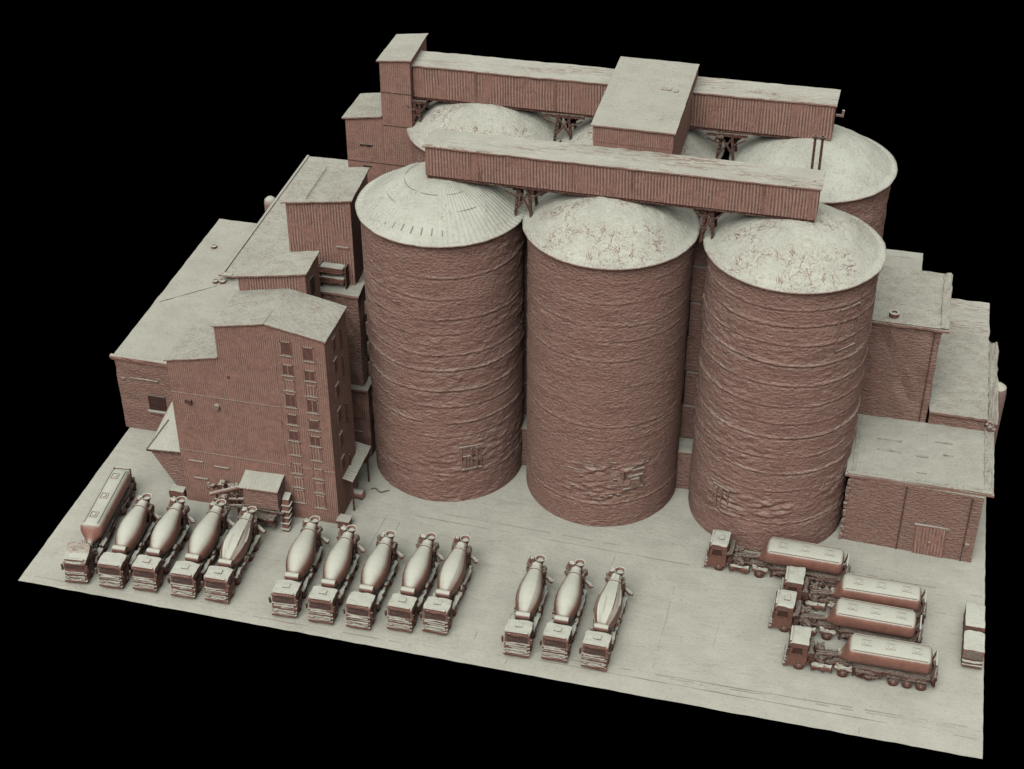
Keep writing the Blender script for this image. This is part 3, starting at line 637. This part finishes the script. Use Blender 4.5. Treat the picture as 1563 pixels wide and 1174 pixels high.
t.part(MB(3).rbox(11.5,20.75,36.4,46.8,0,19.6,.03,8,.12), 'wall', 'masonry')
t.part(slab(MB(), [(11.2,36.05,19.95),(21.45,36.05,19.95),(21.45,47.1,19.95),(11.2,47.1,19.95)], .25, .14, 15, 22, 24), 'roof', 'roof_rough')
m = MB(6); m.rbox(20.6,21.4,36.2,47,19.96,20.15,.04,10,.08); m.rbox(13.6,20.6,36.15,36.6,19.96,20.1,.04,8,.08); t.part(m, 'roof_edge', 'roof_rough')
t.part(MB().box(20.05,20.15,36.2,36.36,8.5,19.5), 'downpipe', 'gear')
m = MB(); m.lathe((16.0,37.6,19.9),(0,0,1),[(0,.5),(.5,.5),(.52,.3),(.3,.28)],14)
tag(m.build('roof_vent', 'truck', origin=Vector((16.0,37.6,19.9)), smooth_=True), 'round vent near the front edge of the worn roof on the right block', 'vent')
t = T('workshop', 'low workshop with wrinkled pale roof at the right edge, behind the low annex', 'building', (24, 45, 0))
t.part(MB(3).rbox(21.0,26.5,36.5,58.5,0,9.7,.03,5,.08), 'wall', 'masonry')
t.part(slab(MB(), [(20.9,36.15,10.0),(26.75,36.15,10.0),(26.75,51.8,10.0),(20.9,51.8,10.0)], .25, .12, 16, 16, 34), 'roof', 'roof_rough')
t.part(slab(MB(), [(20.9,51.85,9.9),(26.8,51.85,9.9),(26.8,58.9,9.9),(20.9,58.9,9.9)], .25, .12, 17, 12, 16), 'rear_roof', 'roof_streak')
t.part(MB(4).rbox(26.8,27.75,36.4,51.6,8.6,9.5,.08,9,.18), 'side_roof', 'roof_rough')
t.part(MB(4).rbox(26.55,27.5,36.6,51.4,0,8.5,.08,9,.1), 'side_wall', 'masonry')
t = T('round_tank', 'small rounded tank bulging past the right edge of the workshop roof', 'tank', (27.9,43.5,0))
t.part(MB().lathe((27.9,43.5,0),(0,0,1),[(0,.9),(8.4,.95),(9.2,.85),(9.5,.5),(9.6,.05)],18), 'shell', 'trim', smooth_=True)
t.part(MB().box(27.3,27.6,43.3,43.7,5,5.3), 'bracket', 'gear')
t = T('rear_shed', 'shed with plain pale roof and ridge, farthest building on the right', 'building', (16, 65, 0))
t.part(MB(3).rbox(8.0,18.8,60.3,68.0,0,9.6,.03,5,.05), 'wall', 'masonry')
t.part(slab(MB(), [(8,60,9.6),(19.1,60,9.6),(19.1,66.2,10.2),(8,66.2,10.2)], .2, .06, 18, 14, 8), 'roof', 'roof')
t.part(slab(MB(), [(8,66.21,10.22),(19.1,66.21,10.22),(19.1,68.2,9.9),(8,68.2,9.9)], .2, .06, 19, 14, 3), 'rear_slope', 'trim')

# ------------------------------------------------------------------ concrete mixer trucks (front towards -y, origin at the front bumper)
CAB = [(.05,.32),(-.02,.5),(-.02,.78),(.10,.86),(.05,1.02),(.05,1.22),(.16,1.30),(.09,1.42),(.10,1.66),(.24,1.74),(.13,1.84),(.40,2.56),(.14,2.64),(.16,2.78),(.42,3.0),(1.98,3.02),(2.02,2.2),(1.98,.6),(1.4,.42)]
def wheel(parent, x, y, r=.5, w=.36):
    s = 1 if x > 0 else -1
    o = MB().lathe((x-s*w/2, y, r), (s,0,0), [(0,r*.8),(.04,r*.97),(w*.5,r),(w-.05,r*.96),(w,r*.8)], 18).build('wheel', 'gear', parent, origin=Vector((0,0,0)), smooth_=True)
    MB().lathe((x+s*w/2-.02, y, r), (s,0,0), [(0,r*.55),(.05,r*.5),(.05,r*.2),(.1,r*.15)], 12).build('rim', 'truck', o, origin=Vector((0,0,0)))
    return o
Z0 = Vector((0,0,0))
def make_cab(root, seed, hatch=True, roof_z=3.02, prof=CAB):
    sc = roof_z/3.02
    c = MB(seed).extr([(y, z*sc) for y, z in prof], -1.2, 1.2, 12, .085, 1.5, .2).build('cab', 'truck', root, origin=Z0, smooth_=True, angle=50)
    f = lambda v: v*sc
    MB(seed).hexa([(-1.02,.10,f(1.90)),(1.02,.10,f(1.90)),(1.02,.3,f(1.90)),(-1.02,.3,f(1.90))], [(-.95,.34,f(2.5)),(.95,.34,f(2.5)),(.95,.5,f(2.5)),(-.95,.5,f(2.5))]).build('windscreen', 'recess', c, origin=Z0)
    if hatch:
        m = MB(seed); m.rbox(-.36,.36,.95,1.5,roof_z-.02,roof_z+.10,.05,1,.02); m.build('roof_hatch', 'truck', c, origin=Z0)
    MB(seed).rbox(-1.0,1.0,.20,.42,roof_z-.16,roof_z+.01,.05,2,.03).build('sun_visor', 'truck', c, origin=Z0)
    g_ = MB(seed)
    for z, d_ in ((.66,.10),(1.0,.06),(1.52,.02)): g_.rbox(-1.0,1.0,-.04-d_,.12,f(z),f(z)+.06,.02,4,.05)
    g_.build('grille', 'truck', c, origin=Z0)
    MB(seed+1).rbox(-1.22,1.22,-.16,.2,.30,.62,.07,3,.05).build('bumper', 'truck', c, origin=Z0)
    for s in (-1, 1):
        MB(seed+2).rbox(s*.86-.2,s*.86+.2,-.14,.1,.74,.93,.05,1,.02).build('headlight', 'trim', c, origin=Z0)
        MB(seed+3).hexa([(s*1.16,.5,f(1.85)),(s*1.24,.5,f(1.85)),(s*1.24,1.5,f(1.85)),(s*1.16,1.5,f(1.85))], [(s*1.16,.62,f(2.5)),(s*1.22,.62,f(2.5)),(s*1.22,1.45,f(2.5)),(s*1.16,1.45,f(2.5))]).build('side_window', 'recess', c, origin=Z0)
        MB(seed+4).rbox(s*1.36-.09,s*1.36+.09,.05,.25,f(1.7),f(2.4),.04,1,.03).build('mirror', 'gear', c, origin=Z0)
    return c
def make_mixer(seed, rib=0, hatch=True, drumk=1.0, hop=0):
    root = thing('mixer_truck', 'x', 'mixer truck', (0,0,0), 'concrete mixer trucks parked in rows')
    make_cab(root, seed, hatch)
    m = MB(seed); m.rbox(-.55,.55,1.9,10.0,.75,1.15,.06,8,.10); m.rbox(-.9,.9,2.3,3.0,.8,2.0,.1,2,.14); m.rbox(-.75,.75,9.0,9.8,.8,2.3,.1,2,.16)
    m.build('chassis', 'gear', root, origin=Z0, smooth_=True)
    for y in (1.25, 3.05, 6.7, 8.15):
        for s in (-1, 1): wheel(root, s*1.02, y)
    for s in (-1, 1):
        m = MB(seed+s)
        m.rbox(s*1.08-.2,s*1.08+.2,2.35,4.3,1.0,1.42,.08,4,.12); m.rbox(s*1.1-.17,s*1.1+.17,4.4,5.9,.62,1.3,.1,3,.12); m.rbox(s*1.08-.2,s*1.08+.2,6.0,8.9,1.06,1.32,.07,5,.12)
        m.rbox(s*1.14-.12,s*1.14+.12,4.9,5.5,1.3,1.65,.07,1,.1)
        m.build('fender', 'truck', root, origin=Z0, smooth_=True)
    prof = [(0,.42),(.05,.62),(.5,.84),(1.1,1.05),(1.8,1.2),(2.6,1.24),(3.3,1.18),(4.2,1.0),(5.2,.76),(6.0,.58),(6.3,.60),(6.35,.52)]
    P = []
    for a, b in zip(prof, prof[1:]):
        kk = max(1, int((b[0]-a[0])/.2)); P += [(a[0]+(b[0]-a[0])*q/kk, (a[1]+(b[1]-a[1])*q/kk)*drumk) for q in range(kk)]
    P.append((6.35,.5))
    ax = Vector((0, 6.2, .92))
    d = MB(seed).lathe((0,3.25,2.22), ax, P, 64, rib, 11, .25).build('drum', 'drum', root, origin=Z0, smooth_=True, angle=60)
    MB(seed).lathe(Vector((0,3.25,2.22))+ax.normalized()*5.3, ax, [(0,.80*drumk),(.03,.83*drumk),(.16,.81*drumk),(.18,.74*drumk)], 40).build('drum_ring', 'truck', d, origin=Z0)
    MB(seed).lathe((-.72,2.95,2.62), (1,0,0), [(0,.2),(.06,.36),(.3,.40),(1.1,.40),(1.38,.36),(1.44,.2)], 18).build('water_tank', 'drum', root, origin=Z0, smooth_=True)
    m = MB(seed)
    for s in (-1, 1):
        m.bar((s*.8,9.3,.9),(s*.62,9.5,3.2),.24); m.bar((s*.75,8.6,1.1),(s*.66,9.5,2.9),.16)
    m.bar((-.8,9.5,3.0),(.8,9.5,3.0),.22); m.rbox(-.95,-.5,9.0,9.9,2.6,3.3,.08,2,.15); m.rbox(.62,.92,8.8,9.7,2.3,3.1,.08,2,.15)
    m.build('rear_frame', 'gear', root, origin=Z0)
    h = MB(seed).lathe((.28,9.75,3.05), (0,.05,1), [(0,.22),(.35,.30),(.8,.52),(.86,.54),(.84,.44),(.6,.3)], 20).build('hopper', 'truck', root, origin=Z0, smooth_=True)
    m = MB(seed+2); m.rbox(-.72,-.22,9.35,10.0,3.2,3.95-hop,.1,2,.14); m.rbox(-.3,.1,9.5,9.8,3.2,3.55,.06,2,.1); m.build('ladder_platform', 'truck', root, origin=Z0)
    m = MB(seed+3); m.tube((.75,9.7,1.9),(1.55,9.2,1.65),.22,.24,10); m.rbox(1.35,1.75,8.95,9.4,1.5,1.85,.1,1,.08); m.build('chute', 'truck', root, origin=Z0)
    m = MB(seed+4); m.tube((.1,10.0,2.6),(.0,10.3,1.3),.26,.2,10); m.build('swivel_chute', 'gear', root, origin=Z0)
    return root
protos = {'a': make_mixer(3), 'b': make_mixer(17, 0, True, 1.06, .2), 'r': make_mixer(29, .075), 's': make_mixer(41, .03, True, .98), 'p': make_mixer(53, 0, False, 1.02, .1)}
ML = [
 (-54.75,1.45,'p',.05,'mixer truck with plain cab roof, parked directly beside the tanker at the left corner'),
 (-51.35,1.85,'a',.03,'mixer truck with square roof hatch, third vehicle from the left slab corner'),
 (-47.35,1.85,'b',.02,'mixer truck backed deepest towards the screw tubes, in the leftmost group'),
 (-43.95,2.05,'r',.02,'mixer truck with strongly ribbed drum, in front of the raised hut'),
 (-36.85,1.65,'b',.06,'leftmost mixer truck of the middle group of five'),
 (-33.2,1.7,'a',.03,'second mixer truck from the left in the middle group of five'),
 (-29.5,1.8,'p',.0,'centre mixer truck with plain cab roof in the middle group of five'),
 (-25.6,2.45,'a',-.01,'fourth mixer truck from the left in the middle group of five'),
 (-22.25,2.9,'s',-.01,'rightmost mixer truck of the middle group of five, drum faintly ribbed'),
 (-14.05,1.8,'s',.03,'left mixer truck of the group of three'),
 (-10.5,2.1,'a',.0,'mixer truck in the middle of the group of three'),
 (-6.75,1.95,'r',-.02,'mixer truck with ribbed drum, right of the group of three, beside open yard'),
]
used = set()
for x, y, kx, rz, lab in ML:
    o = protos[kx] if kx not in used else copy_tree(protos[kx])
    used.add(kx); o.location = (x, y, 0); o.rotation_euler = (0, 0, rz); o['label'] = lab
    if lab.startswith('mixer truck backed'): o.scale = (1, 1.05, 1)

# ------------------------------------------------------------------ silo tankers
def make_tanker(seed, tank0=5.6, tl=7.5, sl=False):
    root = thing('tanker_truck', 'x', 'tanker truck', (0,0,0), 'cement tanker trucks')
    if sl:
        pr = [(.05,.32),(-.02,.5),(-.02,.85),(.08,.92),(.0,1.05),(.03,1.3),(.14,1.36),(.05,1.5),(.15,1.8),(.3,2.35),(.10,2.42),(.12,2.6),(.4,2.75),(1.2,3.1),(2.0,3.75),(2.05,3.7),(2.0,.6),(1.4,.42)]
        make_cab(root, seed, False, 3.02, pr)
    else: make_cab(root, seed, seed % 2 == 1, 3.4)
    m = MB(seed); m.rbox(-.5,.5,1.9,6.6,.75,1.08,.06,6,.10); m.rbox(-.45,.45,4.3,6.0,1.08,1.3,.06,2,.08)
    m.rbox(-1.1,1.1,2.05,2.5,.9,2.3,.1,2,.16); m.rbox(-1.0,-.3,2.6,3.3,1.0,1.9,.1,2,.2); m.rbox(.2,.9,2.7,3.6,1.0,1.6,.1,2,.2); m.rbox(-.5,.3,3.5,4.2,1.05,1.5,.1,2,.16)
    m.build('chassis', 'gear', root, origin=Z0, smooth_=True)
    for s in (-1, 1):
        wheel(root, s*1.02, 1.3, .52); wheel(root, s*1.0, 5.3, .52, .5)
        MB(seed+s).rbox(s*1.02-.26,s*1.02+.26,2.4,4.3,.4,1.0,.14,4,.13).build('fuel_tank', 'truck', root, origin=Z0, smooth_=True)
        MB(seed+s).rbox(s*1.03-.27,s*1.03+.27,4.6,6.1,1.0,1.18,.08,4,.14).build('mudguard', 'truck', root, origin=Z0, smooth_=True)
    m = MB(seed)
    for q in range(3): m.tube((-.5+q*.45,2.7,1.5+.1*q),(-.3+q*.3,tank0-.2,1.7+.15*q),.09+.02*q,n=8)
    m.build('hose', 'gear', root, origin=Z0)
    # tank body: walkway-flat top, belly rounded, nose and tail drawn in
    sec = [(-1.02,3.56),(-.5,3.63),(0,3.66),(.5,3.63),(1.02,3.56),(1.18,3.40),(1.26,3.1),(1.27,2.75),(1.2,2.35),(1.02,1.98),(.72,1.7),(.35,1.56),(0,1.52),(-.35,1.56),(-.72,1.7),(-1.02,1.98),(-1.2,2.35),(-1.27,2.75),(-1.26,3.1),(-1.18,3.40)]
    if sl: sec = [(-.72,3.52),(-.36,3.60),(0,3.62),(.36,3.60),(.72,3.52),(1.0,3.33),(1.2,3.0),(1.25,2.65),(1.18,2.3),(1.0,1.98),(.7,1.7),(.35,1.56),(0,1.52),(-.35,1.56),(-.7,1.7),(-1.0,1.98),(-1.18,2.3),(-1.25,2.65),(-1.2,3.0),(-1.0,3.33)]
    st = [(-1.2,.10,1.55),(-.85,.20,1.62),(-.5,.42,1.9),(-.22,.68,2.25),(0,.88,2.45),(.15,.97,2.55),(.32,1,2.6)] + [(.3+(tl-.6)*q/8,1,2.6) for q in range(1,9)] + [(tl-.12,.95,2.6),(tl,.82,2.6),(tl+.12,.5,2.6)]
    m = MB(seed); n = len(sec)
    for t_, kk, zc in st:
        for x_, z_ in sec: m.v.append((x_*kk, tank0+t_, zc + (z_-2.6)*kk))
    m.f = [(a*n+i, a*n+(i+1) % n, (a+1)*n+(i+1) % n, (a+1)*n+i) for a in range(len(st)-1) for i in range(n)] + [tuple(range(n)), tuple(range(len(m.v)-1, len(m.v)-1-n, -1))]
    tk = m.build('tank', 'tank', root, origin=Z0, smooth_=True, angle=50)
    for yy in (tank0+1.5, tank0+tl*.5, tank0+tl-1.3):
        m = MB(seed)
        for a, b in (((-.45,-.4),(.3,-.4)),((.3,-.4),(.3,.4)),((.3,.4),(-.45,.4)),((-.45,.4),(-.45,-.4))): m.bar((a[0],yy+a[1],3.64),(b[0],yy+b[1],3.64),.07,.09)
        m.lathe((-.05,yy,3.62),(0,0,1),[(0,.22),(.08,.22),(.12,.16),(.12,.03)],14)
        m.build('manhole', 'tank', tk, origin=Z0)
    m = MB(seed)
    for s in (-1, 1): m.bar((s*(.74 if sl else 1.06),tank0+.3,3.58),(s*(.74 if sl else 1.06),tank0+tl-.3,3.58),.07,.08)
    m.build('walkway_rail', 'trim', tk, origin=Z0)
    e = tank0+tl
    m = MB(seed); m.rbox(-1.1,1.1,tank0+.6,e+.7,1.05,1.45,.08,8,.14); m.rbox(-1.22,-.6,tank0+1.0,tank0+3.2,.5,1.1,.1,3,.18); m.rbox(.6,1.22,tank0+1.0,tank0+3.2,.5,1.1,.1,3,.18)
    m.rbox(-1.2,1.2,e+.35,e+.75,.45,1.9,.1,3,.16)
    m.build('trailer_frame', 'gear', root, origin=Z0, smooth_=True)
    m = MB(seed+7); m.bar((-1.0,e+.2,1.9),(-.9,e+.5,3.3),.14); m.bar((1.0,e+.2,1.9),(.9,e+.5,3.3),.14); m.bar((-.95,e+.5,3.2),(.95,e+.5,3.2),.12)
    for q in range(5): m.bar((.5,e+.55,1.9+q*.3),(1.0,e+.55,1.9+q*.3),.07)
    m.build('rear_ladder', 'truck', root, origin=Z0)
    for y in (e-3.0, e-1.75, e-.5):
        for s in (-1, 1):
            wheel(root, s*1.05, y, .5, .4)
            MB(seed+s).rbox(s*1.05-.24,s*1.05+.24,y-.58,y+.58,1.02,1.14,.05,2,.09).build('mudguard', 'gear', root, origin=Z0, smooth_=True)
    for s in (-1, 1): MB().bar((s*.8,tank0+.7,.15),(s*.8,tank0+.7,1.3),.2).build('landing_leg', 'gear', root, origin=Z0)
    return root
A = make_tanker(3, 5.75, 7.3)
Bt = make_tanker(8, 5.55, 7.3)
TL = [(A, 1.25, 19.4, 'tanker truck nearest the right front silo, highest in the row of four'),
      (Bt, 8.95, 15.75, 'tanker truck second from the silo, its tank partly behind the next one'),
      (None, 8.45, 12.25, 'tanker truck third from the silo, squeezed between two others'),
      (None, 10.25, 7.65, 'tanker truck nearest the road, full side in view')]
rzs = (-.015, -.0, -.02, -.0)
for i, (src, x, y, lab) in enumerate(TL):
    o = src if src is not None else copy_tree(Bt if i == 3 else A)
    o.location = (x, y, 0); o.rotation_euler = (0, 0, -pi/2 + rzs[i]); o['label'] = lab
o = make_tanker(13, 4.9, 9.0, True); o.location = (-58.35, 1.3, 0); o.rotation_euler = (0, 0, .10); o.scale = (.94, 1, 1)
o['label'] = 'tanker truck facing the road at the left slab corner, with sloping roof fairing'

# lorry cut off by the right edge of the yard
t = T('parked_lorry', 'short lorry with pale box behind its cab, at the right edge of the yard', 'lorry', (27, 10.5, 0))
m = MB(9).extr([(10.35,.35),(10.25,.9),(10.45,1.0),(10.3,1.3),(10.75,2.0),(13.3,2.1),(13.4,1.0),(13.3,.4)], 26.1, 27.95, 7, .06, 1.8)
c = t.part(m, 'cab', 'truck', smooth_=True, angle=50)
t.part(MB().hexa([(26.3,10.32,1.35),(27.8,10.32,1.35),(27.8,10.6,1.35),(26.3,10.6,1.35)],[(26.35,10.66,1.9),(27.75,10.66,1.9),(27.75,10.9,1.9),(26.35,10.9,1.9)]), 'windscreen', 'recess', c)
t.part(MB(3).rbox(26.1,27.95,10.15,10.4,.35,.65,.05,2,.04), 'bumper', 'truck', c)
t.part(MB(4).rbox(26.15,27.95,13.75,16.9,.6,2.2,.08,4,.05), 'cargo_box', 'truck', smooth_=True)
for y in (11.2, 15.6):
    for x, s in ((26.35,-1),(27.75,1)): t.part(MB().lathe((x-s*.12,y,.4),(s,0,0),[(0,.33),(.05,.4),(.25,.4),(.28,.3)],14), 'wheel', 'gear')

# ------------------------------------------------------------------ light
w = bpy.data.worlds.new('World'); SC.world = w; w.use_nodes = True
nt = w.node_tree; nt.nodes.clear()
out = nt.nodes.new('ShaderNodeOutputWorld'); bg = nt.nodes.new('ShaderNodeBackground'); nt.links.new(bg.outputs[0], out.inputs[0])
tc = nt.nodes.new('ShaderNodeTexCoord'); sp = nt.nodes.new('ShaderNodeSeparateXYZ'); nt.links.new(tc.outputs['Generated'], sp.inputs[0])
cr = nt.nodes.new('ShaderNodeValToRGB'); nt.links.new(sp.outputs[2], cr.inputs[0])
e = cr.color_ramp; e.elements[0].position = 0.0; e.elements[0].color = (0,0,0,1)
e.elements[1].position = 1.0; e.elements[1].color = (.98,1.0,.97,1)
for p_, c_ in ((.012,(0,0,0,1)),(.03,(.16,.145,.14,1)),(.4,(.38,.37,.355,1)),(.75,(.92,.94,.92,1))):
    q = e.elements.new(p_); q.color = c_
nt.links.new(cr.outputs[0], bg.inputs[0]); bg.inputs[1].default_value = .60
sl = bpy.data.lights.new('sun', 'SUN'); sl.energy = 1.75; sl.angle = math.radians(40); sl.color = (1, .985, .95)
so = bpy.data.objects.new('sun', sl); COL.objects.link(so)
d = Vector((-.08, -.66, .75)).normalized()
so.rotation_euler = d.to_track_quat('Z', 'Y').to_euler(); so.location = (0, -60, 90)

# ------------------------------------------------------------------ camera
cd = bpy.data.cameras.new('camera'); cam = bpy.data.objects.new('camera', cd); COL.objects.link(cam)
R_ = Vector((0.97074, 0.24011, -0.0021)); U_ = Vector((-0.13768, 0.56374, 0.8144)); F_ = Vector((-0.19673, 0.79028, -0.58031))
mt = Matrix((( R_.x, U_.x, -F_.x, 11.6216), (R_.y, U_.y, -F_.y, -102.7719), (R_.z, U_.z, -F_.z, 107.9858), (0,0,0,1)))
cam.matrix_world = mt
cd.sensor_width = 36; cd.lens = 2464.31/1563*36; cd.clip_end = 1000; cd.clip_start = 1
SC.camera = cam
SC.view_settings.view_transform = 'Standard'; SC.view_settings.look = 'None'; SC.view_settings.exposure = .10; SC.view_settings.gamma = 1
SC.render.engine = 'CYCLES'
SC.cycles.diffuse_bounces = 0
